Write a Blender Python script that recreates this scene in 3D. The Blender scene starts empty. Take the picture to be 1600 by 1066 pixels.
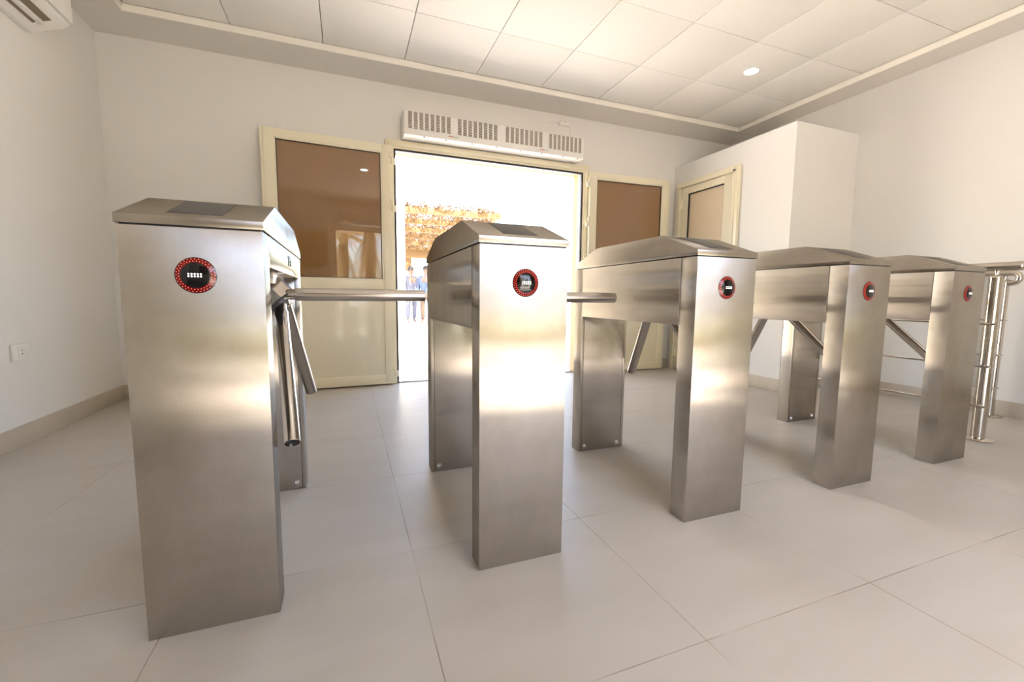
import bpy, bmesh, math, random
from mathutils import Vector, Matrix
random.seed(7)
C = bpy.context.scene
COL = C.collection
PI = math.pi

# ------------------------------------------------------------------ camera
cam_d = bpy.data.cameras.new('camera'); cam = bpy.data.objects.new('camera', cam_d); COL.objects.link(cam)
R = Vector((0.93425295, -0.35647724, 0.00976771)); U = Vector((0.02652037, 0.09676679, 0.9949537)); F = Vector((0.35562354, 0.92927938, -0.09985857))
cam.matrix_world = Matrix(((R.x, U.x, -F.x, -0.0083), (R.y, U.y, -F.y, -1.4068), (R.z, U.z, -F.z, 0.7982), (0, 0, 0, 1)))
cam_d.sensor_fit = 'HORIZONTAL'; cam_d.sensor_width = 36.0; cam_d.lens = 669.73 / 1600 * 36.0
cam_d.clip_start = 0.02; cam_d.clip_end = 300
C.camera = cam

# ------------------------------------------------------------------ world, sun, exposure
C.view_settings.view_transform = 'Standard'; C.view_settings.look = 'None'
C.view_settings.gamma = 1.0; C.view_settings.exposure = EXPOSURE = 1.04
C.view_settings.use_curve_mapping = False
w = bpy.data.worlds.new('sky'); C.world = w; w.use_nodes = True
nt = w.node_tree; nt.nodes.clear()
sky = nt.nodes.new('ShaderNodeTexSky'); sky.sky_type = 'NISHITA'; sky.sun_disc = False
sky.sun_elevation = math.radians(67); sky.sun_rotation = math.radians(180); sky.dust_density = 3.0; sky.air_density = 1.0
bg = nt.nodes.new('ShaderNodeBackground'); bg.inputs['Strength'].default_value = 0.9
wo = nt.nodes.new('ShaderNodeOutputWorld')
nt.links.new(sky.outputs[0], bg.inputs[0]); nt.links.new(bg.outputs[0], wo.inputs[0])
sd = bpy.data.lights.new('sun', 'SUN'); sun = bpy.data.objects.new('sun', sd); COL.objects.link(sun)
sd.energy = 16.0; sd.angle = math.radians(0.6); sd.color = (1.0, 0.95, 0.86)
sun.rotation_euler = Vector((0.22, -1.0, 2.4)).to_track_quat('Z', 'Y').to_euler()
sun.location = (-4, -2, 9)
for nm, loc, rz, sx, sz in (('front_door_daylight', (1.36, 2.99, 1.05), 0, 1.9, 2.1), ('rear_door_daylight', (1.36, -2.93, 1.05), PI, 1.9, 2.1)):
    ld_ = bpy.data.lights.new(nm, 'AREA'); ld_.shape = 'RECTANGLE'; ld_.size = sx; ld_.size_y = sz; ld_.cycles.is_portal = True
    lo = bpy.data.objects.new(nm, ld_); COL.objects.link(lo); lo.location = loc; lo.rotation_euler = (-PI / 2, 0, rz)
C.cycles.max_bounces = 12; C.cycles.diffuse_bounces = 8; C.cycles.glossy_bounces = 6
C.cycles.use_denoising = True; C.cycles.sample_clamp_indirect = 12.0
C.cycles.caustics_reflective = False; C.cycles.caustics_refractive = False

# ------------------------------------------------------------------ materials
MATS = {}
def mat(name, col, rough=0.5, metal=0.0, bump=None, var=0.0, vscale=8.0, emis=None, estr=0.0, aniso=0.0, coat=0.0, spec=0.5, trans=0.0, stretch=None):
    m = bpy.data.materials.new(name); m.use_nodes = True; n = m.node_tree; b = n.nodes['Principled BSDF']
    b.inputs['Base Color'].default_value = (*col, 1); b.inputs['Roughness'].default_value = rough
    b.inputs['Metallic'].default_value = metal; b.inputs['Specular IOR Level'].default_value = spec
    b.inputs['Coat Weight'].default_value = coat; b.inputs['Transmission Weight'].default_value = trans
    tc = n.nodes.new('ShaderNodeTexCoord'); mp = n.nodes.new('ShaderNodeMapping'); n.links.new(tc.outputs['Object'], mp.inputs[0])
    if stretch: mp.inputs['Scale'].default_value = stretch
    if var or bump:
        ns = n.nodes.new('ShaderNodeTexNoise'); ns.inputs['Scale'].default_value = vscale; ns.inputs['Detail'].default_value = 6
        n.links.new(mp.outputs[0], ns.inputs['Vector'])
    if var:
        mx = n.nodes.new('ShaderNodeMix'); mx.data_type = 'RGBA'
        mx.inputs[6].default_value = (*[c * (1 - var) for c in col], 1); mx.inputs[7].default_value = (*[min(1, c * (1 + var)) for c in col], 1)
        n.links.new(ns.outputs['Fac'], mx.inputs[0]); n.links.new(mx.outputs[2], b.inputs['Base Color'])
    if bump:
        bp = n.nodes.new('ShaderNodeBump'); bp.inputs['Strength'].default_value = bump; bp.inputs['Distance'].default_value = 0.002
        n.links.new(ns.outputs['Fac'], bp.inputs['Height']); n.links.new(bp.outputs[0], b.inputs['Normal'])
    if emis:
        b.inputs['Emission Color'].default_value = (*emis, 1); b.inputs['Emission Strength'].default_value = estr
    if aniso:
        b.inputs['Anisotropic'].default_value = aniso
        tg = n.nodes.new('ShaderNodeTangent'); tg.direction_type = 'RADIAL'; tg.axis = 'Z'; n.links.new(tg.outputs[0], b.inputs['Tangent'])
    MATS[name] = m; return m

mat('wall_paint', (0.765, 0.75, 0.72), 0.65, var=0.012, vscale=3, bump=0.05)
mat('soffit_paint', (0.72, 0.69, 0.645), 0.7, var=0.01, vscale=3)
mat('tile_board', (0.84, 0.82, 0.775), 0.8, var=0.015, vscale=60)
mat('grid_dark', (0.42, 0.40, 0.36), 0.8, var=0.05)
mat('trim_cream', (0.90, 0.87, 0.79), 0.45, var=0.01)
mat('cream_metal', (0.80, 0.74, 0.56), 0.28, var=0.012, vscale=5, coat=0.3)
mat('cream_panel', (0.76, 0.71, 0.55), 0.22, var=0.01, vscale=4, coat=0.4)
mat('beige_panel', (0.72, 0.60, 0.43), 0.35, var=0.02, vscale=5)
mat('rubber_and_gap_shade', (0.02, 0.02, 0.022), 0.5, var=0.1)  # black of the seals, also used for shade drawn as dark strips in gaps
mat('white_plastic', (0.82, 0.80, 0.76), 0.35, var=0.01)
mat('grille_dark', (0.22, 0.17, 0.12), 0.7, var=0.1)
mat('black_plastic', (0.012, 0.012, 0.012), 0.3, var=0.1)
mat('plinth_tile', (0.52, 0.455, 0.37), 0.4, var=0.10, vscale=9, bump=0.03)
mat('chrome', (0.60, 0.55, 0.49), 0.13, metal=1.0, var=0.02)
mat('tube_steel', (0.52, 0.48, 0.44), 0.2, metal=1.0, var=0.03, vscale=30)
mat('bolt_steel', (0.72, 0.72, 0.74), 0.18, metal=1.0, var=0.03)
mat('red_led', (0.3, 0.02, 0.01), 0.4, emis=(1.0, 0.16, 0.10), estr=0.65)
mat('white_led', (0.8, 0.8, 0.8), 0.4, emis=(0.95, 1.0, 0.85), estr=0.7)
mat('red_ring', (0.10, 0.002, 0.002), 0.12, emis=(0.6, 0.0, 0.0), estr=0.015)
mat('display_black', (0.004, 0.004, 0.005), 0.06)
mat('reader_glass', (0.085, 0.078, 0.072), 0.5, var=0.08, vscale=300, spec=0.25)
mat('lamp_glow', (0.9, 0.9, 0.9), 0.4, emis=(0.92, 0.97, 1.0), estr=18.0)
mat('red_ink', (0.7, 0.25, 0.2), 0.5, var=0.02); mat('blue_ink', (0.45, 0.52, 0.6), 0.5, var=0.02)
mat('sand_ground', (0.64, 0.575, 0.50), 0.9, var=0.06, vscale=1.5, bump=0.3)
mat('paving', (0.72, 0.66, 0.57), 0.8, var=0.05, vscale=2)
mat('outer_paint', (0.86, 0.80, 0.66), 0.8, var=0.02, vscale=4)
mat('timber', (0.17, 0.10, 0.036), 0.8, var=0.25, vscale=12)
mat('thatch', (0.13, 0.07, 0.022), 0.9, var=0.45, vscale=14)
mat('skin', (0.16, 0.09, 0.06), 0.6, var=0.05); mat('hair', (0.02, 0.017, 0.015), 0.7, var=0.2)
mat('blue_cloth', (0.07, 0.095, 0.15), 0.9, var=0.15, vscale=20); mat('grey_cloth', (0.12, 0.12, 0.15), 0.9, var=0.2, vscale=20)
mat('brown_cloth', (0.12, 0.08, 0.05), 0.9, var=0.15, vscale=20); mat('red_cloth', (0.14, 0.05, 0.045), 0.9, var=0.1, vscale=20)
mat('sand_stone', (0.38, 0.30, 0.22), 0.9, var=0.1, vscale=4)

def steel(name, col, alpha, an):
    """brushed stainless sheet: glare drawn out sideways by the fine vertical grain, faint grain in the tone"""
    m = bpy.data.materials.new(name); m.use_nodes = True; n = m.node_tree; n.nodes.remove(n.nodes['Principled BSDF'])
    g = n.nodes.new('ShaderNodeBsdfAnisotropic'); g.distribution = 'BECKMANN'
    g.inputs['Roughness'].default_value = math.sqrt(alpha); g.inputs['Anisotropy'].default_value = an
    tg = n.nodes.new('ShaderNodeTangent'); tg.direction_type = 'RADIAL'; tg.axis = 'Z'; n.links.new(tg.outputs[0], g.inputs['Tangent'])
    tc = n.nodes.new('ShaderNodeTexCoord'); mp = n.nodes.new('ShaderNodeMapping'); mp.inputs['Scale'].default_value = (420, 420, 5)
    n.links.new(tc.outputs['Object'], mp.inputs[0])
    ns = n.nodes.new('ShaderNodeTexNoise'); ns.inputs['Scale'].default_value = 1.0; ns.inputs['Detail'].default_value = 2; n.links.new(mp.outputs[0], ns.inputs['Vector'])
    mx = n.nodes.new('ShaderNodeMix'); mx.data_type = 'RGBA'
    mx.inputs[6].default_value = (*[c * 0.965 for c in col], 1); mx.inputs[7].default_value = (*[min(1, c * 1.035) for c in col], 1)
    n.links.new(ns.outputs['Fac'], mx.inputs[0])
    cl = n.nodes.new('ShaderNodeTexNoise'); cl.inputs['Scale'].default_value = 9; cl.inputs['Detail'].default_value = 6; cl.inputs['Roughness'].default_value = 0.65; n.links.new(tc.outputs['Object'], cl.inputs['Vector'])
    cr = n.nodes.new('ShaderNodeValToRGB'); cr.color_ramp.elements[0].position = 0.35; cr.color_ramp.elements[0].color = (0.90, 0.895, 0.88, 1); cr.color_ramp.elements[1].position = 0.6
    n.links.new(cl.outputs['Fac'], cr.inputs[0])                                   # handling smears
    m2 = n.nodes.new('ShaderNodeMix'); m2.data_type = 'RGBA'; m2.blend_type = 'MULTIPLY'; m2.inputs[0].default_value = 1.0
    n.links.new(mx.outputs[2], m2.inputs[6]); n.links.new(cr.outputs[0], m2.inputs[7]); n.links.new(m2.outputs[2], g.inputs['Color'])
    n.links.new(g.outputs[0], n.nodes['Material Output'].inputs['Surface'])
    MATS[name] = m; return m
steel('brushed_steel', (0.50, 0.462, 0.415), 0.07, -0.78)
steel('lid_steel', (0.45, 0.412, 0.365), 0.075, -0.6)

def floor_mat():
    m = bpy.data.materials.new('floor_tile'); m.use_nodes = True; n = m.node_tree; b = n.nodes['Principled BSDF']
    tc = n.nodes.new('ShaderNodeTexCoord'); mp = n.nodes.new('ShaderNodeMapping')
    mp.inputs['Location'].default_value = (-0.1607 + 6.0, 0.1008 + 6.0, 0)
    n.links.new(tc.outputs['Object'], mp.inputs[0])
    br = n.nodes.new('ShaderNodeTexBrick'); br.offset = 0.0; br.squash = 1.0
    br.inputs['Scale'].default_value = 1.0; br.inputs['Brick Width'].default_value = 0.6; br.inputs['Row Height'].default_value = 0.6
    br.inputs['Mortar Size'].default_value = 0.0016; br.inputs['Mortar Smooth'].default_value = 0.2
    br.inputs['Color1'].default_value = (0.48, 0.445, 0.40, 1); br.inputs['Color2'].default_value = (0.46, 0.425, 0.38, 1)
    n.links.new(mp.outputs[0], br.inputs['Vector'])
    n1 = n.nodes.new('ShaderNodeTexNoise'); n1.inputs['Scale'].default_value = 2.2; n1.inputs['Detail'].default_value = 8
    mp2 = n.nodes.new('ShaderNodeMapping'); mp2.inputs['Scale'].default_value = (1.0, 3.5, 1); n.links.new(tc.outputs['Object'], mp2.inputs[0])
    n.links.new(mp2.outputs[0], n1.inputs['Vector'])
    # grout that is dark in places, pale in others
    n2 = n.nodes.new('ShaderNodeTexNoise'); n2.inputs['Scale'].default_value = 3.0; n.links.new(tc.outputs['Object'], n2.inputs['Vector'])
    rp = n.nodes.new('ShaderNodeValToRGB'); rp.color_ramp.elements[0].position = 0.42; rp.color_ramp.elements[0].color = (0.27, 0.22, 0.16, 1)
    rp.color_ramp.elements[1].position = 0.62; rp.color_ramp.elements[1].color = (0.47, 0.43, 0.37, 1)
    n.links.new(n2.outputs['Fac'], rp.inputs[0]); n.links.new(rp.outputs[0], br.inputs['Mortar'])
    mx = n.nodes.new('ShaderNodeMix'); mx.data_type = 'RGBA'; mx.blend_type = 'MULTIPLY'; mx.inputs[0].default_value = 1.0
    rr = n.nodes.new('ShaderNodeValToRGB'); rr.color_ramp.elements[0].position = 0.3; rr.color_ramp.elements[0].color = (0.93, 0.92, 0.90, 1)
    rr.color_ramp.elements[1].position = 0.7; rr.color_ramp.elements[1].color = (1.0, 1.0, 1.0, 1)
    n.links.new(n1.outputs['Fac'], rr.inputs[0]); n.links.new(br.outputs['Color'], mx.inputs[6]); n.links.new(rr.outputs[0], mx.inputs[7])
    # small specks of dirt
    vo = n.nodes.new('ShaderNodeTexVoronoi'); vo.inputs['Scale'].default_value = 9; n.links.new(tc.outputs['Object'], vo.inputs['Vector'])
    lt = n.nodes.new('ShaderNodeMath'); lt.operation = 'LESS_THAN'; lt.inputs[1].default_value = 0.022; n.links.new(vo.outputs['Distance'], lt.inputs[0])
    m3 = n.nodes.new('ShaderNodeMix'); m3.data_type = 'RGBA'; m3.inputs[7].default_value = (0.42, 0.35, 0.27, 1)
    n.links.new(lt.outputs[0], m3.inputs[0]); n.links.new(mx.outputs[2], m3.inputs[6]); n.links.new(m3.outputs[2], b.inputs['Base Color'])
    b.inputs['Roughness'].default_value = 0.42; b.inputs['Specular IOR Level'].default_value = 0.45
    bp = n.nodes.new('ShaderNodeBump'); bp.inputs['Strength'].default_value = 0.5; bp.inputs['Distance'].default_value = 0.001; bp.invert = True
    n.links.new(br.outputs['Fac'], bp.inputs['Height']); n.links.new(bp.outputs[0], b.inputs['Normal'])
    MATS['floor_tile'] = m
floor_mat()

def glass_mat():
    """bronze tinted pane: brown body tint seen against the wall, clear sharp reflections"""
    m = mat('bronze_glass', (0.25, 0.135, 0.055), 0.02, coat=0.0, spec=0.85)
floor_done = glass_mat()

# ------------------------------------------------------------------ mesh helpers
def add_box(bm, x0, x1, y0, y1, z0, z1, bev=0.0, M=None):
    t = bmesh.new()
    bmesh.ops.create_cube(t, size=1.0, matrix=Matrix.Translation(((x0 + x1) / 2, (y0 + y1) / 2, (z0 + z1) / 2)) @ Matrix.Diagonal((abs(x1 - x0), abs(y1 - y0), abs(z1 - z0), 1)))
    if bev: bmesh.ops.bevel(t, geom=t.edges[:], offset=bev, segments=2, profile=0.6, affect='EDGES')
    merge(bm, t, M)
def merge(bm, t, M=None):
    if M is not None: t.transform(M)
    me = bpy.data.meshes.new('t'); t.to_mesh(me); t.free(); bm.from_mesh(me); bpy.data.meshes.remove(me)
def add_tube(bm, a, b, r, n=20, r2=None, caps=True):
    a, b = Vector(a), Vector(b); d = b - a
    M = Matrix.Translation((a + b) / 2) @ d.to_track_quat('Z', 'Y').to_matrix().to_4x4()
    bmesh.ops.create_cone(bm, cap_ends=caps, segments=n, radius1=r, radius2=r if r2 is None else r2, depth=d.length, matrix=M)
def add_path(bm, pts, r, n=14):
    pts = [Vector(p) for p in pts]; rings = []
    up = Vector((0.0123, 0.0321, 1)).normalized()
    for i, p in enumerate(pts):
        t = (pts[min(i + 1, len(pts) - 1)] - pts[max(i - 1, 0)]).normalized()
        ref = up if abs(t.dot(up)) < 0.95 else Vector((1, 0, 0))
        if i: ref = prev
        s = ref.cross(t); s = s.normalized() if s.length > 1e-6 else Vector((1, 0, 0)); q = t.cross(s).normalized(); prev = q
        rings.append([bm.verts.new(p + r * (math.cos(2 * PI * k / n) * s + math.sin(2 * PI * k / n) * q)) for k in range(n)])
    for i in range(len(rings) - 1):
        for k in range(n): bm.faces.new((rings[i][k], rings[i][(k + 1) % n], rings[i + 1][(k + 1) % n], rings[i + 1][k]))
    bm.faces.new(rings[0][::-1]); bm.faces.new(rings[-1])
def add_lathe(bm, prof, M=None, n=40):
    t = bmesh.new(); rings = []
    for r, z in prof:
        rings.append([t.verts.new((r * math.cos(2 * PI * k / n), r * math.sin(2 * PI * k / n), z)) for k in range(n)] if r > 1e-6 else [t.verts.new((0, 0, z))])
    for a, b in zip(rings, rings[1:]):
        for k in range(n):
            k2 = (k + 1) % n
            if len(a) == 1: t.faces.new((a[0], b[k], b[k2]))
            elif len(b) == 1: t.faces.new((a[k], a[k2], b[0]))
            else: t.faces.new((a[k], a[k2], b[k2], b[k]))
    bmesh.ops.recalc_face_normals(t, faces=t.faces[:]); merge(bm, t, M)
def add_prism(bm, prof, x0, x1, bev=0.0):
    """profile in (y, z) pulled along x"""
    t = bmesh.new()
    a = [t.verts.new((x0, y, z)) for y, z in prof]; b = [t.verts.new((x1, y, z)) for y, z in prof]
    t.faces.new(a); t.faces.new(b[::-1]); k = len(prof)
    for i in range(k): t.faces.new((a[(i + 1) % k], a[i], b[i], b[(i + 1) % k]))
    bmesh.ops.recalc_face_normals(t, faces=t.faces[:])
    if bev: bmesh.ops.bevel(t, geom=t.edges[:], offset=bev, segments=2, profile=0.6, affect='EDGES')
    merge(bm, t)
def obj(name, bm, m, parent=None, smooth=True):
    bmesh.ops.recalc_face_normals(bm, faces=bm.faces[:])
    me = bpy.data.meshes.new(name); bm.to_mesh(me); bm.free()
    for mm in (m if isinstance(m, (list, tuple)) else [m]): me.materials.append(MATS[mm])
    o = bpy.data.objects.new(name, me); COL.objects.link(o); o.parent = parent
    if smooth:
        me.shade_smooth()
        me.set_sharp_from_angle(angle=math.radians(32))
    return o
def new(): return bmesh.new()
def thing(name, label, cat, loc=(0, 0, 0), rz=0.0, group=None, kind=None):
    o = bpy.data.objects.new(name, None); COL.objects.link(o); o.location = loc; o.rotation_euler = (0, 0, rz)
    o.empty_display_size = 0.1; return tag(o, label, cat, group, kind)
def tag(o, label=None, cat=None, group=None, kind=None):
    if label: o['label'] = label
    if cat: o['category'] = cat
    if group: o['group'] = group
    if kind: o['kind'] = kind
    return o
def struct(name, bm, m, label=None, cat=None, parent=None, smooth=True):
    o = obj(name, bm, m, parent, smooth); return tag(o, label, cat, kind='structure') if parent is None else o
def copy_tree(o, parent=None):
    c = o.copy(); COL.objects.link(c); c.parent = parent
    for ch in [x for x in list(o.children)]:
        copy_tree(ch, c)
    return c

# ------------------------------------------------------------------ room
LX, RX, WY, RY = -1.633, 4.33, 2.676, -2.62         # left, right, back, rear wall planes
ZS, ZT = 2.649, 2.694                                # soffit, tile ceiling
TL, TR, TB, TF = -1.344, 4.067, 2.324, -2.27         # recess of the tile ceiling
OX0, OX1, OZ = 0.403, 2.312, 2.10                    # front door opening
bm = new(); add_box(bm, LX - 0.2, RX + 0.2, RY - 0.28, WY + 0.17, -0.1, 0.0)
struct('floor', bm, 'floor_tile', 'beige square porcelain tile floor with thin dirty joints', 'floor', smooth=False)
# back wall with the front door opening
bm = new()
add_box(bm, LX - 0.2, OX0 - 0.03, WY, WY + 0.17, 0, 3.0); add_box(bm, OX1 + 0.03, RX + 0.2, WY, WY + 0.17, 0, 3.0); add_box(bm, OX0 - 0.03, OX1 + 0.03, WY, WY + 0.17, OZ + 0.03, 3.0)
struct('wall_back', bm, 'wall_paint', 'off-white plastered wall around the open double door', 'wall', smooth=False)
bm = new(); add_box(bm, LX - 0.2, LX, RY - 0.28, WY, 0, 3.0)
struct('wall_left', bm, 'wall_paint', 'plain off-white wall at the left with the socket', 'wall', smooth=False)
bm = new(); add_box(bm, RX, RX + 0.2, RY - 0.28, WY, 0, 3.0)
struct('wall_right', bm, 'wall_paint', 'plain off-white wall at the right behind the railings', 'wall', smooth=False)
bm = new(); QX0, QX1, QZ = OX0 - 0.03, OX1 + 0.03, OZ + 0.03
add_box(bm, LX, QX0, RY - 0.28, RY, 0, 3.0); add_box(bm, QX1, RX, RY - 0.28, RY, 0, 3.0); add_box(bm, QX0, QX1, RY - 0.28, RY, QZ, 3.0)
struct('wall_front', bm, 'wall_paint', 'off-white wall behind the camera with an open doorway', 'wall', smooth=False)
# closed-off room in the far right corner
BX, BY, BZ = 3.5345, 1.241, 2.2935
bm = new(); add_box(bm, BX, RX - 0.001, BY, WY - 0.001, 0.0, BZ)
struct('wall_corner_room', bm, 'wall_paint', 'white box room in the far right corner, lower than the ceiling', 'wall', smooth=False)
# ceiling
bm = new()
add_box(bm, LX, RX, TB, WY, ZS, 2.95); add_box(bm, LX, RX, RY, TF, ZS, 2.95)
add_box(bm, LX, TL, TF, TB, ZS, 2.95); add_box(bm, TR, RX, TF, TB, ZS, 2.95)
struct('trim_1', bm, 'soffit_paint', 'smooth plaster border running round the edge of the ceiling', 'ceiling border', smooth=False)
bm = new(); e = 0.012
add_box(bm, TL, TR, TB - e, TB - 0.0005, ZS - 0.004, ZT - 0.004, 0.001); add_box(bm, TL, TR, TF + 0.0005, TF + e, ZS - 0.004, ZT - 0.004, 0.001)
add_box(bm, TL + 0.0005, TL + e, TF + e, TB - e, ZS - 0.004, ZT - 0.004, 0.001); add_box(bm, TR - e, TR - 0.0005, TF + e, TB - e, ZS - 0.004, ZT - 0.004, 0.001)
struct('trim_2', bm, 'trim_cream', 'pale cream edging strip between ceiling border and ceiling tiles', 'ceiling trim')
bm = new()
xs = [TL + 0.001] + [2.8695 + 0.6 * i for i in range(-7, 2)] + [TR - 0.001]; ys = [TF + 0.001] + [1.0973 + 0.6 * i for i in range(-5, 2)] + [TB - 0.001]
for xa, xb in zip(xs, xs[1:]):
    for ya, yb in zip(ys, ys[1:]):
        if xb - xa < 0.02 or yb - ya < 0.02: continue
        j = random.uniform(-0.0012, 0.0012)
        add_box(bm, xa + 0.003, xb - 0.003, ya + 0.003, yb - 0.003, ZT + j, ZT + 0.015, 0.002)
ceil = struct('ceiling', bm, 'tile_board', 'white suspended ceiling of large square tiles', 'ceiling')
bm = new(); add_box(bm, LX, RX, RY, WY, ZT + 0.016, ZT + 0.05)
obj('ceiling_backing', bm, 'grid_dark', ceil, smooth=False)
bm = new(); add_box(bm, LX - 0.2, RX + 0.2, RY - 0.28, WY + 0.17, 3.0, 3.1)
struct('roof', bm, 'outer_paint', 'flat roof slab of the building', 'roof', smooth=False)
# baseboards
BH = 0.105
bm = new(); add_box(bm, LX, LX + 0.012, RY, WY, 0, BH, 0.001)
struct('baseboard_left', bm, 'plinth_tile', 'beige tile skirting along the left wall', 'skirting')
bm = new(); add_box(bm, LX + 0.013, 0.322, WY - 0.012, WY - 0.0002, 0, BH, 0.001); add_box(bm, 2.392, BX - 0.013, WY - 0.012, WY - 0.0002, 0, BH, 0.001)
struct('baseboard_back', bm, 'plinth_tile', 'beige tile skirting along the wall with the double door', 'skirting')
bm = new(); add_box(bm, RX - 0.012, RX, RY, BY - 0.013, 0, BH, 0.001)
struct('baseboard_right', bm, 'plinth_tile', 'beige tile skirting along the right wall', 'skirting')
bm = new(); add_box(bm, BX - 0.012, BX, BY - 0.012, 1.755, 0, BH, 0.001); add_box(bm, BX + 0.001, RX - 0.013, BY - 0.012, BY, 0, BH, 0.001)
struct('baseboard_corner_room', bm, 'plinth_tile', 'beige tile skirting around the corner room', 'skirting')

bm = new(); add_box(bm, LX + 0.013, OX0 - 0.09, RY + 0.0002, RY + 0.012, 0, BH, 0.001); add_box(bm, OX1 + 0.09, RX - 0.013, RY + 0.0002, RY + 0.012, 0, BH, 0.001)
struct('baseboard_front', bm, 'plinth_tile', 'beige tile skirting along the wall behind the view', 'skirting')

mat('reveal_warm_shade', (0.42, 0.31, 0.17), 0.8, var=0.05)  # warm bounced light and shade of the reveal, put into its colour
bm = new(); yo = WY + 0.062
add_box(bm, OX0 - 0.0299, OX0 - 0.004, yo, WY + 0.169, 0, OZ + 0.004); add_box(bm, OX1 + 0.004, OX1 + 0.0299, yo, WY + 0.169, 0, OZ + 0.004); add_box(bm, OX0 - 0.0299, OX1 + 0.0299, yo, WY + 0.169, OZ + 0.0045, OZ + 0.0299)
struct('trim_3', bm, 'reveal_warm_shade', 'outer reveal around the open double door, its warm shade put into an ochre colour', 'door reveal', smooth=False)

# ------------------------------------------------------------------ front double door
d1 = thing('door_1', 'open cream metal double door with bronze glass in its leaves', 'door', (0, 0, 0), kind='structure')
FY0, FY1 = WY - 0.045, WY + 0.06
bm = new()
add_box(bm, 0.333, OX0, FY0, FY1, 0.0, 2.175, 0.003); add_box(bm, OX1, 2.382, FY0, FY1, 0.0, 2.175, 0.003); add_box(bm, OX0 - 0.002, OX1 + 0.002, FY0, FY1, OZ, 2.175, 0.003)
add_box(bm, 0.352, OX0 - 0.018, FY0 - 0.012, FY0 + 0.002, 0.0, 2.15, 0.003); add_box(bm, OX1 + 0.018, 2.363, FY0 - 0.012, FY0 + 0.002, 0.0, 2.15, 0.003); add_box(bm, 0.352, 2.363, FY0 - 0.012, FY0 + 0.002, OZ + 0.018, 2.15, 0.003)
obj('door_frame', bm, 'cream_metal', d1)
bm = new(); s = 0.017
add_box(bm, OX0 + 0.0005, OX0 + s, FY0 + 0.004, FY0 + 0.03, 0.001, OZ - 0.0005); add_box(bm, OX1 - s, OX1 - 0.0005, FY0 + 0.004, FY0 + 0.03, 0.001, OZ - 0.0005); add_box(bm, OX0 + s, OX1 - s, FY0 + 0.004, FY0 + 0.03, OZ - s, OZ - 0.0005)
obj('rubber_seal', bm, 'rubber_and_gap_shade', d1)
bm = new(); add_box(bm, OX0 + 0.002, OX1 - 0.002, WY - 0.02, WY + 0.05, 0.0, 0.012, 0.004); obj('threshold', bm, 'tube_steel', d1)
def leaf(parent, hx, hy, ang, W, side):
    """leaf built along local +x from its hinge, its room face at local y = 0, then turned"""
    g = bpy.data.objects.new('door_leaf', None); COL.objects.link(g); g.parent = parent
    g.location = (hx, hy, 0); g.rotation_euler = (0, 0, ang); g.empty_display_size = 0.1
    sg = side; X = lambda a, b: (min(a * sg, b * sg), max(a * sg, b * sg))
    z0, z1, T = 0.012, 2.105, 0.05; st = 0.075
    bm = new()
    add_box(bm, *X(0, st), 0, T, z0, z1, 0.003); add_box(bm, *X(W - st, W), 0, T, z0, z1, 0.003)
    add_box(bm, *X(st - 0.002, W - st + 0.002), 0.001, T, z1 - 0.065, z1, 0.003); add_box(bm, *X(st - 0.002, W - st + 0.002), 0.001, T, z0, z0 + 0.085, 0.003)
    add_box(bm, *X(st - 0.002, W - st + 0.002), 0.001, T, 0.862, 0.945, 0.003)
    add_box(bm, *X(W - 0.001, W + 0.022), 0.012, T - 0.012, z0, z1, 0.002)
    # glazing beads
    for a, b, c, d in ((st, W - st, 0.945, z1 - 0.065),):
        add_box(bm, *X(a, a + 0.010), 0.006, 0.014, c, d); add_box(bm, *X(b - 0.010, b), 0.006, 0.014, c, d)
        add_box(bm, *X(a, b), 0.006, 0.014, d - 0.010, d); add_box(bm, *X(a, b), 0.006, 0.014, c, c + 0.010)
    obj('leaf_frame', bm, 'cream_metal', g)
    bm = new(); q = 0.010
    a, b, c, d = st + q, W - st - q, 0.945 + q, z1 - 0.065 - q; h = 0.005
    add_box(bm, *X(a, a + h), 0.008, 0.02, c, d); add_box(bm, *X(b - h, b), 0.008, 0.02, c, d); add_box(bm, *X(a, b), 0.008, 0.02, d - h, d); add_box(bm, *X(a, b), 0.008, 0.02, c, c + h)
    obj('glass_seal', bm, 'rubber_and_gap_shade', g)
    bm = new(); add_box(bm, *X(a - 0.004, b + 0.004), 0.018, 0.026, c - 0.004, d + 0.004); tag(obj('glass_pane', bm, 'bronze_glass', g, smooth=False), 'brown bronze-tinted pane')
    bm = new(); add_box(bm, *X(st - 0.004, W - st + 0.004), 0.012, 0.03, z0 + 0.08, 0.866, 0.001); obj('lower_panel', bm, 'cream_panel', g)
    for zc in (2.0, 1.60, 0.13):
        bm = new()
        add_box(bm, *X(-0.022, 0.012), -0.008, 0.006, zc + 0.002, zc + 0.045, 0.002)
        add_box(bm, *X(-0.040, -0.006), -0.010, 0.010, zc - 0.055, zc - 0.002, 0.002)
        add_tube(bm, (-0.010 * sg, -0.002, zc - 0.055), (-0.010 * sg, -0.002, zc + 0.05), 0.009)
        obj('hinge', bm, 'cream_metal', g)
    return g
leaf(d1, 0.372, 2.578, math.radians(3.4), 0.965, -1)
leaf(d1, 2.366, 2.578, math.radians(-2.9), 0.965, 1)

d3 = copy_tree(d1)                                     # the matching door in the wall behind the view, seen in the glass
d3['label'] = 'open cream double door behind the view, mirrored in the bronze glass'
d3.location = (OX0 + OX1, RY + WY, 0); d3.rotation_euler = (0, 0, PI); d3.name = 'door_3'

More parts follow.
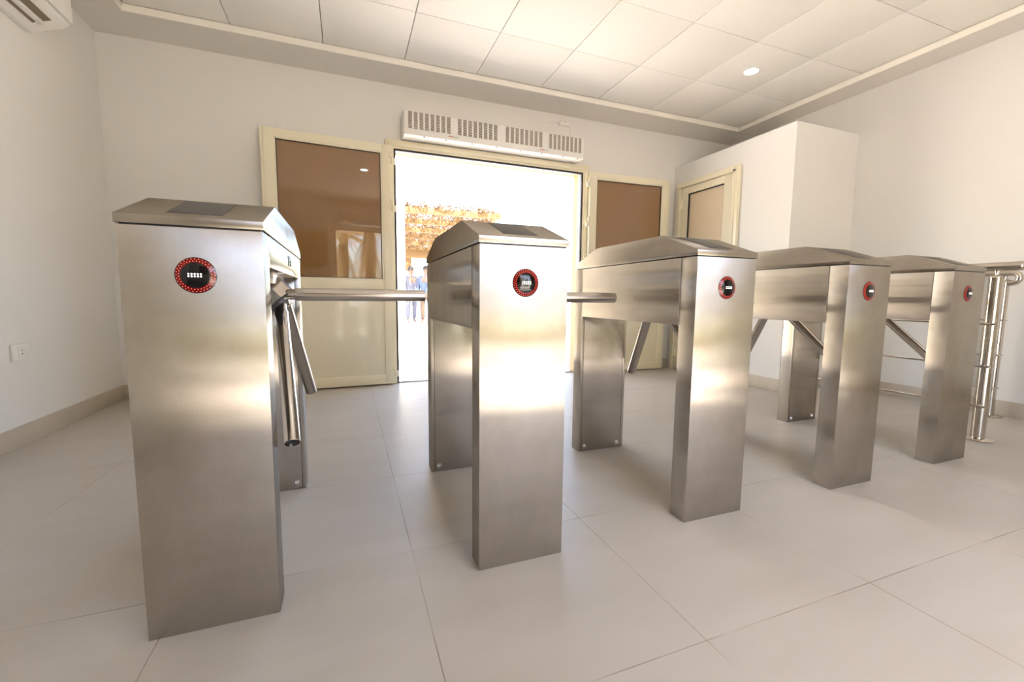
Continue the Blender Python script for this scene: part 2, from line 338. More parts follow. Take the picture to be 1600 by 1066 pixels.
# ------------------------------------------------------------------ corner room door
d2 = thing('door_2', 'closed cream metal door with a beige panel in the corner room', 'door', (0, 0, 0), kind='structure')
def ybox(bm, y0, y1, z0, z1, out0, out1, bev=0.002): add_box(bm, BX - out1, BX - out0, y0, y1, z0, z1, bev)
bm = new()
ybox(bm, 1.764, 1.83, 0, 2.09, 0.001, 0.035); ybox(bm, 2.53, 2.596, 0, 2.09, 0.001, 0.035); ybox(bm, 1.83, 2.53, 2.03, 2.09, 0.001, 0.035)
ybox(bm, 1.80, 1.83, 0, 2.05, 0.03, 0.046); ybox(bm, 2.53, 2.56, 0, 2.05, 0.03, 0.046); ybox(bm, 1.80, 2.56, 2.03, 2.055, 0.03, 0.046)
obj('door_frame', bm, 'cream_metal', d2)
bm = new()
ybox(bm, 1.835, 1.94, 0.012, 2.026, 0.001, 0.028); ybox(bm, 2.42, 2.525, 0.012, 2.026, 0.001, 0.028)
ybox(bm, 1.94, 2.42, 1.952, 2.026, 0.001, 0.028); ybox(bm, 1.94, 2.42, 0.012, 0.12, 0.001, 0.028); ybox(bm, 1.94, 2.42, 0.86, 0.95, 0.001, 0.028)
lf = obj('leaf_frame', bm, 'cream_metal', d2)
bm = new(); ybox(bm, 1.94, 2.42, 0.95, 1.952, 0.001, 0.008, 0); obj('upper_panel', bm, 'beige_panel', d2, smooth=False)
bm = new(); ybox(bm, 1.94, 2.42, 0.12, 0.86, 0.001, 0.010, 0); obj('lower_panel', bm, 'cream_panel', d2, smooth=False)
bm = new(); ybox(bm, 1.9405, 2.4195, 1.943, 1.9515, 0.009, 0.026, 0); ybox(bm, 2.411, 2.4195, 0.951, 1.943, 0.009, 0.026, 0); obj('panel_gap_shade', bm, 'rubber_and_gap_shade', d2, smooth=False)  # black strips painting the shadow gap along the panel's top and far edge
for zc in (1.85, 1.1, 0.2):
    bm = new(); add_tube(bm, (BX - 0.05, 2.528, zc - 0.05), (BX - 0.05, 2.528, zc + 0.05), 0.009); ybox(bm, 2.505, 2.55, zc - 0.045, zc + 0.045, 0.026, 0.05); obj('hinge', bm, 'cream_metal', d2)
bm = new(); ybox(bm, 1.868, 1.905, 0.93, 1.15, 0.028, 0.036); add_tube(bm, (BX - 0.036, 1.887, 1.06), (BX - 0.075, 1.887, 1.06), 0.009); add_tube(bm, (BX - 0.072, 1.882, 1.06), (BX - 0.072, 1.99, 1.06), 0.009); obj('door_handle', bm, 'cream_metal', d2)

# ------------------------------------------------------------------ turnstiles
Wd, HB, L, LD, BB, RD = 0.2737, 0.9485, 0.8317, 0.0754, 0.7077, 0.0733
def dot_disc(bm, x, z, r, y, n=10):
    t = bmesh.new(); bmesh.ops.create_circle(t, cap_ends=True, segments=n, radius=r)
    merge(bm, t, Matrix.Translation((x, y, z)) @ Matrix.Rotation(PI / 2, 4, 'X'))
def make_turnstile(label):
    t = thing('tripod_turnstile', label, 'turnstile', group='tripod turnstiles in a row')
    # front leg: full-width sheet steel box
    bm = new(); add_box(bm, 0.0015, Wd - 0.0015, 0.0, LD, 0.0, HB - 0.003, 0.0016); obj('front_leg', bm, 'brushed_steel', t)
    # rear leg with a sunk cover plate
    bm = new(); y0 = L - RD
    add_box(bm, 0.0015, Wd - 0.0015, y0 + 0.006, L, 0.0, HB - 0.003, 0.0016)
    add_box(bm, 0.0015, 0.016, y0, y0 + 0.0075, 0.0, HB - 0.003, 0.0012); add_box(bm, Wd - 0.016, Wd - 0.0015, y0, y0 + 0.0075, 0.0, HB - 0.003, 0.0012)
    rl = obj('rear_leg', bm, 'brushed_steel', t)
    bm = new(); add_box(bm, 0.0175, Wd - 0.0175, y0 + 0.0005, y0 + 0.0055, 0.0, 0.86, 0.001); obj('cover_plate', bm, 'brushed_steel', rl)
    for sx in (0.037, Wd - 0.037):
        bm = new(); add_lathe(bm, [(0, -0.0085), (0.006, -0.008), (0.0105, -0.004), (0.0125, 0.0)], Matrix.Translation((sx, y0 + 0.0005, 0.024)) @ Matrix.Rotation(-PI / 2, 4, 'X'), 20)
        add_lathe(bm, [(0.0125, -0.001), (0.0145, -0.001), (0.0145, 0.0), (0.0125, 0.0)], Matrix.Translation((sx, y0 + 0.0005, 0.024)) @ Matrix.Rotation(-PI / 2, 4, 'X'), 20)
        obj('bolt', bm, 'bolt_steel', t)
    # bridge housing: deep on the far side, open recess on the arm side
    bm = new()
    add_box(bm, 0.0, 0.15, LD + 0.0016, y0 - 0.0016, BB, HB - 0.003, 0.0012)
    add_box(bm, 0.149, Wd, LD + 0.0016, y0 - 0.0016, 0.868, HB - 0.003, 0.0012)
    obj('housing', bm, 'brushed_steel', t)
    # lid
    bm = new()
    add_prism(bm, [(-0.0015, HB), (-0.0015, 0.968), (0.185, 1.036), (0.628, 1.0345), (L + 0.0015, 0.9705), (L + 0.0015, HB)], -0.0015, Wd + 0.0015, 0.0016)
    lid = obj('lid', bm, 'lid_steel', t)
    bm = new(); add_box(bm, 0.006, Wd - 0.006, 0.004, L - 0.004, HB - 0.0035, HB + 0.001); obj('lid_gap_shade', bm, 'rubber_and_gap_shade', lid, smooth=False)  # black slab standing in for the shade in the gap below the lid
    # card reader window let into the front slope
    k = math.atan2(1.036 - 0.968, 0.1865); cx = 0.1345; tm = 0.55
    Mr = Matrix.Translation((cx, -0.0015 + 0.1865 * tm, 0.968 + 0.068 * tm)) @ Matrix.Rotation(k, 4, 'X')
    hl = 0.1985 * 0.37
    bm = new(); add_box(bm, -0.052, 0.052, -hl, hl, -0.003, 0.0008, 0.0004, Mr); rw = obj('reader_window', bm, 'reader_glass', lid); rw['label'] = 'dark grey card reader window'
    bm = new()
    for a, b, c, d in ((-0.0535, -0.0521, -hl - 0.0015, hl + 0.0015), (0.0521, 0.0535, -hl - 0.0015, hl + 0.0015), (-0.0521, 0.0521, -hl - 0.0015, -hl), (-0.0521, 0.0521, hl, hl + 0.0015)):
        add_box(bm, a, b, c, d, -0.001, 0.0005, 0, Mr)
    obj('window_gap', bm, 'rubber_and_gap_shade', rw, smooth=False)
    # round display on the front
    Md = Matrix.Translation((Wd / 2 + 0.0013, 0.0, 0.8415)) @ Matrix.Rotation(PI / 2, 4, 'X')
    bm = new(); rad, sag = 0.040, 0.0085; RS = (rad * rad + sag * sag) / (2 * sag)
    hz = lambda r: math.sqrt(RS * RS - r * r) - (RS - sag)
    add_lathe(bm, [(rad, -0.002)] + [(rad * i / 12, hz(rad * i / 12)) for i in range(12, -1, -1)], Md, 64)
    disp = obj('round_display', bm, 'display_black', t); disp['label'] = 'round black status display with a red light ring'
    bm = new(); add_lathe(bm, [(0.0385 - 0.0105 * i / 6, hz(0.0385 - 0.0105 * i / 6) + 0.00012) for i in range(7)], Md, 64)
    obj('red_ring', bm, 'red_ring', disp)
    bm = new()
    for rr, ph in ((0.0362, 0.0), (0.0312, 0.5)):
        for i in range(32):
            a = 2 * PI * (i + ph) / 32; x, z = rr * math.cos(a), rr * math.sin(a)
            M = Md @ Matrix.Translation((x, z, hz(rr) + 0.00035)) @ Matrix.Rotation(math.asin(rr / RS), 4, Vector((-z, x, 0)))
            q = bmesh.new(); bmesh.ops.create_circle(q, cap_ends=True, segments=10, radius=0.00115); merge(bm, q, M)
    obj('red_lights', bm, 'red_led', disp)
    bm = new()
    for i in range(5):
        for j in range(2):
            q = bmesh.new(); bmesh.ops.create_circle(q, cap_ends=True, segments=12, radius=0.0020)
            merge(bm, q, Md @ Matrix.Translation(((i - 2) * 0.0058, (j - 0.5) * 0.0052, sag + 0.00035)))
    obj('white_lights', bm, 'white_led', disp)
    # lock
    bm = new(); add_box(bm, Wd - 0.001, Wd + 0.0025, 0.430, 0.478, 0.895, 0.928, 0.001); lk = obj('lock', bm, 'black_plastic', t)
    bm = new(); add_tube(bm, (Wd + 0.002, 0.462, 0.905), (Wd + 0.006, 0.462, 0.905), 0.008); obj('lock_barrel', bm, 'bolt_steel', lk)
    # rotor hub and the three arms
    hub = Vector((Wd - 0.050, 0.425, 0.800)); ax = Vector((0.68, -0.05, -0.73)).normalized()
    Mh = Matrix.Translation(hub) @ ax.to_track_quat('Z', 'Y').to_matrix().to_4x4() @ Matrix.Rotation(PI / 8, 4, 'Z')
    bm = new(); add_lathe(bm, [(0, -0.125), (0.05, -0.125), (0.05, -0.050), (0, -0.050)], Mh, 32); add_box(bm, Wd - 0.14, Wd - 0.03, 0.34, 0.56, 0.835, 0.872, 0.003); obj('hub_mount', bm, 'tube_steel', t)
    bm = new(); add_lathe(bm, [(0, -0.049), (0.060, -0.049), (0.060, -0.041), (0, -0.041)], Mh, 32); obj('hub_gasket', bm, 'rubber_and_gap_shade', t)
    bm = new(); add_lathe(bm, [(0, -0.040), (0.056, -0.040), (0.060, -0.034), (0.060, 0.030), (0, 0.030)], Mh, 8); hb = obj('hub', bm, 'tube_steel', t, smooth=False)
    bm = new(); add_lathe(bm, [(0, 0.0305), (0.061, 0.0305), (0.061, 0.036), (0, 0.036)], Mh, 8); obj('hub_cap', bm, 'rubber_and_gap_shade', hb, smooth=False)
    arms = [((Wd - 0.012, 0.40, 0.803), (Wd + 0.435, 0.40, 0.803)), ((Wd - 0.03, 0.515, 0.795), (Wd + 0.030, 0.745, 0.412)), ((Wd - 0.03, 0.462, 0.765), (Wd + 0.030, 0.10, 0.405))]
    for a, b in arms:
        a, b = Vector(a), Vector(b); dr = (b - a).normalized(); Ma = Matrix.Translation(a) @ dr.to_track_quat('Z', 'Y').to_matrix().to_4x4(); LL = (b - a).length
        bm = new(); r = 0.0205
        add_lathe(bm, [(0, 0), (0.017, 0), (0.017, 0.03), (r, 0.032), (r, LL - 0.001), (r - 0.001, LL), (r - 0.002, LL), (r - 0.002, LL - 0.012)], Ma, 32)
        am = obj('arm', bm, 'tube_steel', t)
        bm = new(); add_lathe(bm, [(r - 0.002, LL - 0.014), (r - 0.002, LL - 0.004), (0.013, LL - 0.003), (0.0, LL - 0.004)], Ma, 32); obj('end_plug', bm, 'black_plastic', am)
    return t
spots = [(-0.4604, -0.2550), (0.3288, -0.2690), (1.0985, -0.2590), (1.8830, -0.2580), (2.6700, -0.2400)]
labels = ['large brushed steel turnstile nearest the left wall, first of the row',
          'brushed steel turnstile in front of the open doorway, its front glaring white',
          'middle brushed steel turnstile of the five, a horizontal bar tip crossing its side',
          'brushed steel turnstile second from the right end of the row',
          'brushed steel turnstile at the right end of the row beside the tube railing']
t0 = make_turnstile(labels[0])
for i, (x, y) in enumerate(spots):
    o = t0 if i == 0 else copy_tree(t0)
    o.location = (x, y, 0); o['label'] = labels[i]

# ------------------------------------------------------------------ railings
def railing(x, ys, yend, yfar, label, hook):
    g = thing('railing', label, 'railing', (x, ys[0], 0), group='steel tube railings by the right wall')
    def P(y): return y - ys[0]
    zr = 1.0
    for y in ys:
        yy = P(y)
        bm = new(); add_tube(bm, (0, yy, 0.006), (0, yy, 0.940), 0.026 if hook else 0.031, 28); po = obj('post', bm, 'chrome', g)
        bm = new(); add_lathe(bm, [(0, 0), (0.068, 0), (0.070, 0.004), (0.058, 0.012), (0.04, 0.015), (0, 0.015)], Matrix.Translation((0, yy, 0)), 36); obj('floor_flange', bm, 'chrome', po)
        bm = new(); add_lathe(bm, [(0.031, 0.940), (0.029, 0.946), (0.012, 0.952), (0.009, 0.962), (0.012, 0.980), (0, 0.980)], Matrix.Translation((0, yy, 0)), 28); obj('rail_bracket', bm, 'chrome', po)
        for z in (0.203, 0.435, 0.678):
            bm = new(); add_tube(bm, (-0.045, yy, z), (-0.028, yy, z), 0.010, 16); add_lathe(bm, [(0.0262, -0.004), (0.034, -0.004), (0.034, 0.004), (0.0262, 0.004)], Matrix.Translation((0, yy, z)), 28); obj('bar_clip', bm, 'chrome', po)
    for z in (0.203, 0.435, 0.678):
        bm = new(); add_tube(bm, (-0.045, P(ys[0]) - 0.035, z), (-0.045, P(yfar), z), 0.0068, 14); obj('bar', bm, 'chrome', g)
    bm = new()
    if hook:
        pts = [(0, P(yfar), zr), (0, P(yend) + 0.03, zr)]
        for k in range(1, 9):
            a = PI * k / 8; pts.append((0, P(yend) + 0.03 - 0.035 * math.sin(a), zr - 0.034 * (1 - math.cos(a)) / 1.0))
        pts.append((0, P(ys[0]) - 0.01, zr - 0.06))
        add_path(bm, pts, 0.019, 20)
    else:
        add_tube(bm, (0, P(yfar), zr), (0, P(yend) + 0.012, zr), 0.025, 28)
    hr = obj('handrail', bm, 'chrome', g)
    if not hook:
        bm = new(); add_lathe(bm, [(0.0262, 0.0), (0.0262, 0.012), (0.022, 0.020), (0.012, 0.026), (0, 0.028)], Matrix.Translation((0, P(yend) + 0.012, zr)) @ Matrix.Rotation(PI / 2, 4, 'X'), 28); obj('rail_end_cap', bm, 'chrome', hr)
railing(3.42, [-0.098, 0.98], -0.195, 1.10, 'polished steel tube railing next to the last turnstile, with capped handrail', False)
railing(4.22, [0.165, 0.43], 0.10, 0.47, 'polished steel tube railing close to the right wall, handrail ending in a hook', True)

# ------------------------------------------------------------------ air curtain over the door
ac = thing('air_curtain', 'long white air curtain unit with four slotted grilles above the double door', 'air curtain', (0.478, WY - 0.001, 2.18))
AL = 1.742; AD = 0.199; AH = 0.20
bm = new(); add_prism(bm, [(0, 0.012), (0, AH), (-AD + 0.02, AH), (-AD, AH - 0.008), (-AD, 0.004), (-AD + 0.004, 0.0), (-0.05, 0.0)], 0, AL, 0.003); obj('casing', bm, 'white_plastic', ac)
gx = [(0.026, 0.407), (0.458, 0.842), (0.909, 1.295), (1.353, 1.718)]
for a, b in gx:
    z0, z1 = 0.052, 0.190
    bm = new(); add_box(bm, a, b, -AD - 0.0015, -AD - 0.0003, z0, z1); gb = obj('grille', bm, 'grille_dark', ac, smooth=False)
    bm = new(); n = 8; cw = (b - a) / n; ns = 15
    for i in range(n + 1): x = a + i * cw; add_box(bm, x - 0.0075, x + 0.0075, -AD - 0.005, -AD - 0.0016, z0, z1)
    for j in range(ns + 1): z = z0 + (z1 - z0) * j / ns; add_box(bm, a, b, -AD - 0.0045, -AD - 0.0016, z - 0.001, z + 0.001)
    obj('louvres', bm, 'white_plastic', gb, smooth=False)
for x in (0.17, 0.36, 0.60, 0.83, 1.07, 1.29, 1.52, 1.68):
    bm = new(); add_tube(bm, (x, -AD + 0.012, -0.006), (x, -AD + 0.012, 0.004), 0.005, 12); obj('screw', bm, 'black_plastic', ac)
for x in (0.38, 1.265):
    bm = new(); add_box(bm, x, x + 0.045, -AD - 0.001, -AD - 0.0002, 0.028, 0.036); tag(obj('maker_mark', bm, 'red_ink', ac, smooth=False), 'small faded red print')
    bm = new(); add_box(bm, x + 0.048, x + 0.09, -AD - 0.001, -AD - 0.0002, 0.028, 0.034); tag(obj('maker_mark', bm, 'blue_ink', ac, smooth=False), 'small faded blue print')
ac2 = copy_tree(ac); ac2['label'] = 'long white air curtain over the rear door, mirrored in the bronze glass'
ac2.location = (OX0 + OX1 - 0.478, RY + 0.001, 2.18); ac2.rotation_euler = (0, 0, PI)
jb = thing('junction_box', 'small white cable connector high on the wall above the air curtain', 'junction box', (2.03, WY - 0.001, 2.555))
bm = new(); add_box(bm, 0, 0.11, -0.022, 0, -0.012, 0.022, 0.003); obj('cover', bm, 'white_plastic', jb)
bm = new(); add_tube(bm, (0.03, -0.012, 0.02), (0.03, -0.012, 0.032), 0.004, 10); add_tube(bm, (0.08, -0.012, 0.02), (0.08, -0.012, 0.034), 0.004, 10); obj('terminal', bm, 'bolt_steel', jb)
bm = new()
def arc(pts, n=10):
    out = []; P = [Vector(p) for p in pts]; P = [P[0]] + P + [P[-1]]
    for i in range(1, len(P) - 2):
        for k in range(n):
            t = k / n; a, b, c, d = P[i - 1], P[i], P[i + 1], P[i + 2]
            out.append(0.5 * ((2 * b) + (c - a) * t + (2 * a - 5 * b + 4 * c - d) * t * t + (3 * b - a - 3 * c + d) * t ** 3))
    out.append(P[-2]); return out
add_path(bm, arc([(1.84, WY - 0.02, 2.385), (1.84, WY - 0.02, 2.48), (1.90, WY - 0.015, 2.55), (1.97, WY - 0.012, 2.568), (2.029, WY - 0.012, 2.56)]), 0.004, 8)
add_path(bm, arc([(2.142, WY - 0.012, 2.56), (2.165, WY - 0.012, 2.54), (2.165, WY - 0.016, 2.46), (2.145, WY - 0.02, 2.385)]), 0.004, 8)
tag(obj('cable', bm, 'white_plastic'), 'thin white cable looping from the air curtain up to its connector', 'cable')

# ------------------------------------------------------------------ split air conditioner on the left wall
sp = thing('air_conditioner', 'white wall air conditioner at the top of the left wall, vents below', 'air conditioner', (LX + 0.001, 1.04, 2.235))
bm = new(); PL = 0.885
t = bmesh.new()
prof = [(0, 0.005), (0.03, 0.0), (0.085, 0.028), (0.16, 0.052), (0.19, 0.075), (0.20, 0.13), (0.20, 0.27), (0.18, 0.30), (0, 0.30)]
a = [t.verts.new((x, 0, z)) for x, z in prof]; b = [t.verts.new((x, PL, z)) for x, z in prof]; t.faces.new(a); t.faces.new(b[::-1])
for i in range(len(prof)): t.faces.new((a[(i + 1) % len(prof)], a[i], b[i], b[(i + 1) % len(prof)]))
bmesh.ops.recalc_face_normals(t, faces=t.faces[:]); bmesh.ops.bevel(t, geom=t.edges[:], offset=0.004, segments=2, affect='EDGES'); merge(bm, t)
obj('casing', bm, 'white_plastic', sp)
for x0, z0, x1, z1 in ((0.070, 0.0205, 0.092, 0.0305), (0.118, 0.039, 0.152, 0.0495)):
    k = math.atan2(z1 - z0, x1 - x0); ln = math.hypot(x1 - x0, z1 - z0)
    bm = new(); add_box(bm, 0, ln, 0.06, PL - 0.09, -0.003, 0.001, 0, Matrix.Translation((x0, 0, z0)) @ Matrix.Rotation(-k, 4, 'Y')); obj('vent_slot', bm, 'grille_dark', sp, smooth=False)
bm = new(); add_box(bm, 0.093, 0.120, 0.055, PL - 0.085, 0.018, 0.030, 0.002); obj('vent_flap', bm, 'white_plastic', sp)
bm = new(); add_box(bm, 0.198, 0.209, 0.01, PL - 0.01, 0.085, 0.29, 0.004); obj('front_cover', bm, 'white_plastic', sp)

# ------------------------------------------------------------------ socket
so = thing('wall_socket', 'white double-hole wall socket low on the left wall', 'socket', (LX + 0.0005, 1.606, 0.490))
bm = new(); add_box(bm, 0, 0.012, -0.060, 0.060, -0.042, 0.042, 0.004); obj('cover_plate', bm, 'white_plastic', so)
bm = new(); add_box(bm, 0.0115, 0.015, -0.024, 0.024, -0.030, 0.030, 0.001); ins = obj('insert', bm, 'white_plastic', so)
for z in (-0.0095, 0.0095):
    bm = new(); add_tube(bm, (0.0148, 0, z), (0.0156, 0, z), 0.0035, 12); obj('pin_hole', bm, 'black_plastic', ins)

# ------------------------------------------------------------------ downlights
def downlight(x, y, label):
    g = thing('downlight', label, 'ceiling light', (x, y, ZT - 0.003), group='round recessed ceiling lights')
    bm = new(); add_lathe(bm, [(0.052, 0.003), (0.066, 0.002), (0.066, -0.002), (0.055, -0.006), (0.052, -0.004), (0.052, 0.003)], None, 40); obj('trim_ring', bm, 'white_plastic', g)
    bm = new(); add_lathe(bm, [(0.0, -0.0035), (0.0525, -0.0035), (0.0525, 0.002), (0, 0.002)], None, 40); tag(obj('diffuser', bm, 'lamp_glow', g), 'glowing white diffuser')
    return g
downlight(3.17, 1.405, 'lit round white downlight in the tiled ceiling near the corner room')
downlight(0.63, -0.403, 'lit round white downlight mirrored in the bronze glass, above the turnstiles behind the view')
downlight(3.17, -1.603, 'lit round white downlight over the right side of the room, behind the view')

# ------------------------------------------------------------------ outside
bm = new(); add_box(bm, -60, 60, WY + 0.17, 90, -0.16, -0.02); add_box(bm, -60, 60, -60, RY - 0.28, -0.16, -0.02); add_box(bm, -60, LX - 0.2, RY - 0.28, WY + 0.17, -0.16, -0.02); add_box(bm, RX + 0.2, 60, RY - 0.28, WY + 0.17, -0.16, -0.02)
struct('ground', bm, 'sand_ground', 'pale sunlit sandy ground outside the doors', 'ground', smooth=False)
bm = new(); add_box(bm, -3.2, 0.895, 5.9, 6.15, -0.02, 3.4, 0.01)
struct('wall_yard', bm, 'outer_paint', 'glaring white yard wall ending beside the pergola view', 'wall', smooth=False)
# thatched pergola
pg = thing('pergola', 'timber pergola thatched with dry palm fronds in the yard', 'pergola', (2.2, 9.0, -0.02))
def PB(name, *a, m='timber', bev=0.01):
    bm = new(); add_box(bm, *a, bev); return obj(name, bm, m, pg)
for y, z in ((0.0, 2.90), (1.5, 2.90), (3.0, 2.90), (4.5, 2.90), (6.2, 2.90), (8.0, 2.90)):
    PB('cross_beam', -1.5, 1.45, y, y + 0.10, z - 0.12, z + 0.02)
for x in (-1.3, 1.2): PB('long_beam', x, x + 0.1, 0, 8.1, 2.66, 2.78)
for x, y in ((-1.3, 0.1), (1.2, 0.1), (-1.3, 4.5), (1.2, 4.5), (-1.3, 7.9), (1.2, 7.9)): PB('post', x, x + 0.12, y, y + 0.12, 0.0, 2.66)
PB('fascia', -1.5, 1.45, 8.12, 8.18, 2.45, 2.9); PB('screen', -1.5, 0.35, 8.20, 8.26, 1.9, 2.5)
bm = new(); rnd = random.Random(3)
for i in range(4600):
    x = rnd.uniform(-1.55, 1.45); y = rnd.uniform(-0.15, 8.1); z = 2.93 + rnd.uniform(-0.02, 0.08)
    a = rnd.uniform(0, 2 * PI); ln = rnd.uniform(0.15, 0.42); wd = rnd.uniform(0.008, 0.022); dz = -rnd.uniform(0.0, 0.30) if rnd.random() < 0.5 else rnd.uniform(-0.03, 0.03)
    d = Vector((math.cos(a) * ln, math.sin(a) * ln, dz)); s = Vector((-math.sin(a), math.cos(a), 0)) * wd; c = Vector((x, y, z))
    up = Vector((0, 0, 0.006))
    v = [bm.verts.new(p) for p in (c - s, c + s, c + d * 0.6 + s * 0.8, c + d, c + d * 0.6 - s * 0.8)]
    v2 = [bm.verts.new(p.co + up) for p in v]
    bm.faces.new(v); bm.faces.new(v2[::-1])
    for q in range(5): bm.faces.new((v[q], v2[q], v2[(q + 1) % 5], v[(q + 1) % 5]))
tag(obj('thatch', bm, 'thatch', pg, smooth=False), 'dry brown palm fronds', kind='stuff')

# behind the rear door: date palms, a shrub and a stone building, seen mirrored in the glass and the displays
def palm(x, y, h, seed, label):
    g = thing('date_palm', label, 'palm tree', (x, y, -0.02), group='date palms behind the view'); rd = random.Random(seed)
    bm = new(); add_lathe(bm, [(0.26, 0.0), (0.20, 0.3)] + [(0.17 + 0.02 * (k % 2), 0.3 + (h - 0.3) * k / 14) for k in range(15)] + [(0, h)], None, 14); obj('trunk', bm, 'timber', g)
    bm = new()
    for i in range(58):
        a = rd.uniform(0, 2 * PI); hang = i >= 30; ln = rd.uniform(0.9, 1.5); rise = rd.uniform(-0.2, 0.9) if not hang else rd.uniform(-1.0, -0.4)
        prev = None; c0 = Vector((0, 0, h - (rd.uniform(0, 0.8) if hang else 0)))
        for k in range(13):
            t_ = k / 12; rr = ln * (t_ if not hang else 0.45 * math.sin(t_ * PI / 2)); z = rise * t_ * (1 if not hang else 1.6) - (1.0 if not hang else 0.9) * t_ * t_ * ln * 0.55
            p = c0 + Vector((math.cos(a) * rr, math.sin(a) * rr, z))
            if prev is not None:
                d = (p - prev); sd_ = Vector((-math.sin(a), math.cos(a), 0))
                for sg in (-1, 1):
                    for q in (0.0, 0.5):
                        b0 = prev + d * q; tip = b0 + d * 1.6 + sd_ * sg * 0.22 * (1.1 - t_ * 0.7) + Vector((0, 0, -0.12)); wv = d.normalized() * 0.016
                        bm.faces.new([bm.verts.new(v) for v in (b0 - wv, b0 + wv, tip)])
            prev = p
    tag(obj('fronds', bm, ['palm_green', 'palm_dry'][seed % 2], g, smooth=False), 'dry drooping fronds' if seed % 2 else 'green arching fronds', kind='stuff')
mat('palm_green', (0.30, 0.33, 0.10), 0.7, var=0.3, vscale=3); mat('palm_dry', (0.62, 0.42, 0.18), 0.8, var=0.3, vscale=3)
palm(0.55, -6.3, 3.0, 1, 'shaggy dry palm behind the view, at the left of the mirrored doorway')
palm(2.1, -8.8, 3.3, 3, 'shaggy dry palm behind the view, in the middle of the mirrored doorway')
palm(0.2, -10.6, 3.6, 2, 'green palm behind the view, between the dry ones in the mirrored doorway')
palm(1.75, -13.0, 3.4, 5, 'shaggy dry palm behind the view, furthest of those in the mirrored doorway')
sh = thing('shrub', 'green shrub behind the view, low in the mirrored doorway', 'shrub', (2.75, -5.9, -0.02)); bm = new(); rd = random.Random(9)
for i in range(1500):
    a = rd.uniform(0, 2 * PI); e_ = math.asin(rd.uniform(0, 1)); r_ = rd.uniform(0.5, 0.95)
    c = Vector((math.cos(a) * math.cos(e_) * r_, math.sin(a) * math.cos(e_) * r_, math.sin(e_) * r_ * 1.5)); d = Vector((rd.uniform(-1, 1), rd.uniform(-1, 1), rd.uniform(-0.4, 1))).normalized() * 0.09; s_ = d.cross(Vector((0, 0, 1))).normalized() * 0.03
    bm.faces.new([bm.verts.new(v) for v in (c - s_, c + d * 0.5 - s_, c + d, c + d * 0.5 + s_, c + s_)])
tag(obj('foliage', bm, 'palm_green', sh, smooth=False), kind='stuff')
bm = new(); add_tube(bm, (0, 0, 0), (0, 0, 0.8), 0.04, 8); obj('stem', bm, 'timber', sh)
hb_ = thing('stone_building', 'sand-coloured stone building with a tower far behind the view, mirrored in the round display', 'building', (7.5, -17.0, -0.02))
bm = new(); add_box(bm, -1.6, 1.2, -3, 0, 0, 4.0, 0.03); obj('wall', bm, 'sand_stone', hb_)
bm = new(); add_box(bm, 0.2, 1.4, -3.1, 0.12, 0, 5.6, 0.03); obj('tower', bm, 'sand_stone', hb_)
bm = new(); add_box(bm, -1.7, 1.5, -3.2, 0.2, 4.0, 4.15, 0.02); obj('cornice', bm, 'sand_stone', hb_)
for x in (-1.2, -0.5, 0.6):
    bm = new(); add_box(bm, x, x + 0.4, 0.0, 0.13, 1.6, 2.7, 0.01); obj('window', bm, 'grille_dark', hb_)

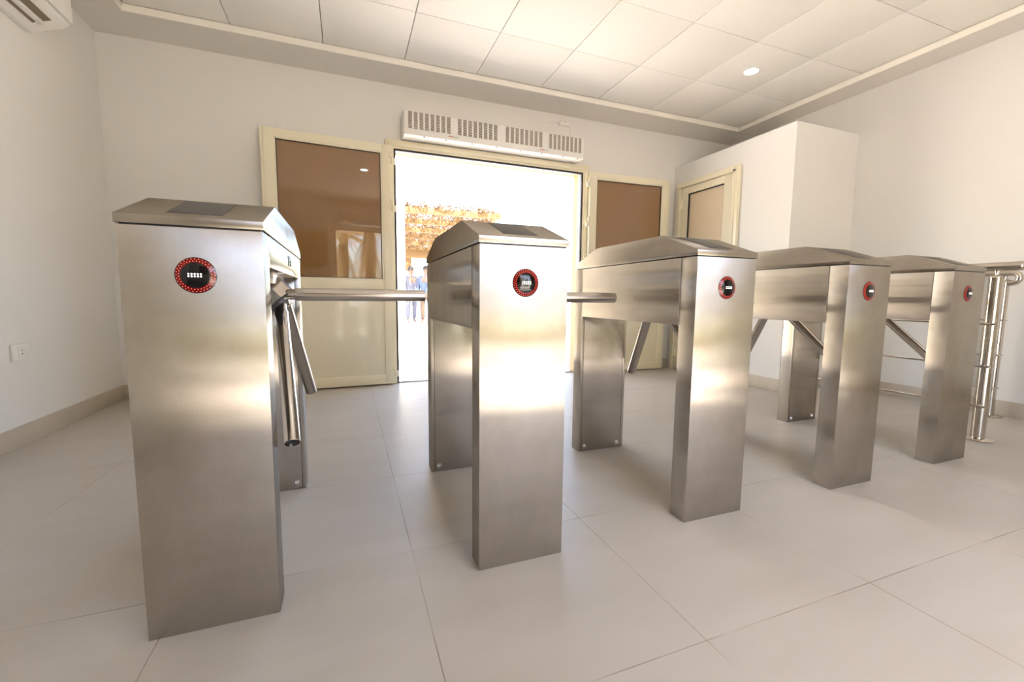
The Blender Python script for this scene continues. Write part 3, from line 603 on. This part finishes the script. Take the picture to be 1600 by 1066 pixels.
# people in the yard
def skin_obj(name, verts, edges, radii, m, parent, lv=2):
    me = bpy.data.meshes.new(name); me.from_pydata([Vector(v) for v in verts], edges, []); me.materials.append(MATS[m])
    o = bpy.data.objects.new(name, me); COL.objects.link(o); o.parent = parent
    sk = o.modifiers.new('skin', 'SKIN'); sk.use_smooth_shade = True
    for i, r in enumerate(radii): me.skin_vertices[0].data[i].radius = r if isinstance(r, tuple) else (r, r)
    me.skin_vertices[0].data[0].use_root = True
    s = o.modifiers.new('sub', 'SUBSURF'); s.levels = lv; s.render_levels = lv
    return o
def person(label, loc, rz, top, bottom, hair_m, scarf=None, sc=1.0):
    g = thing('person', label, 'person', loc, rz); g.scale = (sc, sc, sc)
    V = [(0, 0, 0.94), (0, 0, 1.12), (0, 0, 1.34), (0, 0.0, 1.46), (0, 0.0, 1.54), (0, -0.01, 1.64), (0, 0, 1.72),
         (-0.10, 0, 0.88), (-0.11, -0.02, 0.50), (-0.12, 0.02, 0.09), (-0.12, -0.12, 0.035),
         (0.10, 0, 0.88), (0.12, 0.04, 0.50), (0.13, 0.10, 0.09), (0.13, -0.04, 0.035),
         (-0.19, 0, 1.40), (-0.24, 0.03, 1.13), (-0.23, -0.06, 0.90), (-0.22, -0.08, 0.82),
         (0.19, 0, 1.40), (0.25, 0.03, 1.13), (0.24, -0.04, 0.90), (0.23, -0.06, 0.82)]
    E = [(0, 1), (1, 2), (2, 3), (3, 4), (4, 5), (5, 6), (0, 7), (7, 8), (8, 9), (9, 10), (0, 11), (11, 12), (12, 13), (13, 14), (2, 15), (15, 16), (16, 17), (17, 18), (2, 19), (19, 20), (20, 21), (21, 22)]
    Rr = [(0.13, 0.10), (0.12, 0.095), (0.15, 0.10), 0.055, 0.055, 0.085, 0.06, 0.085, 0.055, 0.038, 0.03, 0.085, 0.055, 0.038, 0.03, 0.055, 0.04, 0.03, 0.025, 0.055, 0.04, 0.03, 0.025]
    body = skin_obj('body', V, E, Rr, 'skin', g)
    for sx, hx in ((-1, -0.22), (1, 0.23)):
        for k in range(5):
            fx = hx + (k - 2) * 0.014; l = (0.05, 0.075, 0.08, 0.075, 0.055)[k]; y0_ = -0.08 if sx < 0 else -0.06
            a = (fx, y0_ - (0.02 if k == (4 if sx < 0 else 0) else 0), 0.80); b2 = (fx, a[1] - 0.008, 0.80 - l * 0.5); c = (fx, a[1] - 0.002, 0.80 - l)
            skin_obj('finger', [a, b2, c], [(0, 1), (1, 2)], [0.009, 0.008, 0.007], 'skin', body, 1)
    bm = new()
    for ex in (-0.03, 0.03): add_lathe(bm, [(0, -0.008), (0.008, 0), (0, 0.008)], Matrix.Translation((ex, -0.092, 1.645)), 10)
    obj('eyes', bm, 'hair', body)
    bm = new(); add_lathe(bm, [(0, 0.03), (0.011, -0.012), (0, -0.016)], Matrix.Translation((0, -0.10, 1.615)), 10)
    for ex in (-0.083, 0.083): add_lathe(bm, [(0, 0.028), (0.013, 0.01), (0.01, -0.02), (0, -0.026)], Matrix.Translation((ex, 0, 1.625)), 10)
    obj('nose_and_ears', bm, 'skin', body)
    bm = new(); add_box(bm, -0.022, 0.022, -0.094, -0.088, 1.578, 1.586, 0.002); obj('mouth', bm, 'red_cloth', body)
    sv = [V[1], (0, 0, 0.86), V[2], (0, 0, 1.44), V[15], V[16], (-0.235, -0.05, 0.93), V[19], V[20], (0.243, -0.03, 0.93)]
    skin_obj('shirt', sv, [(0, 1), (0, 2), (2, 3), (2, 4), (4, 5), (5, 6), (2, 7), (7, 8), (8, 9)], [(0.16, 0.125), (0.17, 0.135), (0.175, 0.125), 0.075, 0.078, 0.058, 0.045, 0.078, 0.058, 0.045], top, g)
    tv = [(0, 0, 0.93), V[7], V[8], (V[9][0], V[9][1], 0.12), V[11], V[12], (V[13][0], V[13][1], 0.12)]
    skin_obj('trousers', tv, [(0, 1), (1, 2), (2, 3), (0, 4), (4, 5), (5, 6)], [(0.145, 0.115), 0.105, 0.078, 0.062, 0.105, 0.078, 0.062], bottom, g)
    bm = new(); t = bmesh.new(); bmesh.ops.create_uvsphere(t, u_segments=20, v_segments=12, radius=1.0)
    for v in t.verts:
        if v.co.z < -0.1 and v.co.y < 0.1: v.co.z = -0.1
    merge(bm, t, Matrix.Translation((0, 0.012, 1.675)) @ Matrix.Diagonal((0.098, 0.108, 0.10, 1))); obj('head_scarf' if scarf else 'hair', bm, scarf or hair_m, g)
person('person in grey clothes standing in the yard under the pergola, seen left of the doorway', (1.86, 12.35, -0.02), math.radians(15), 'grey_cloth', 'grey_cloth', 'hair')
person('person in a blue shirt half hidden behind the second turnstile, out in the yard', (2.24, 11.9, -0.02), math.radians(-30), 'blue_cloth', 'brown_cloth', 'hair', None)
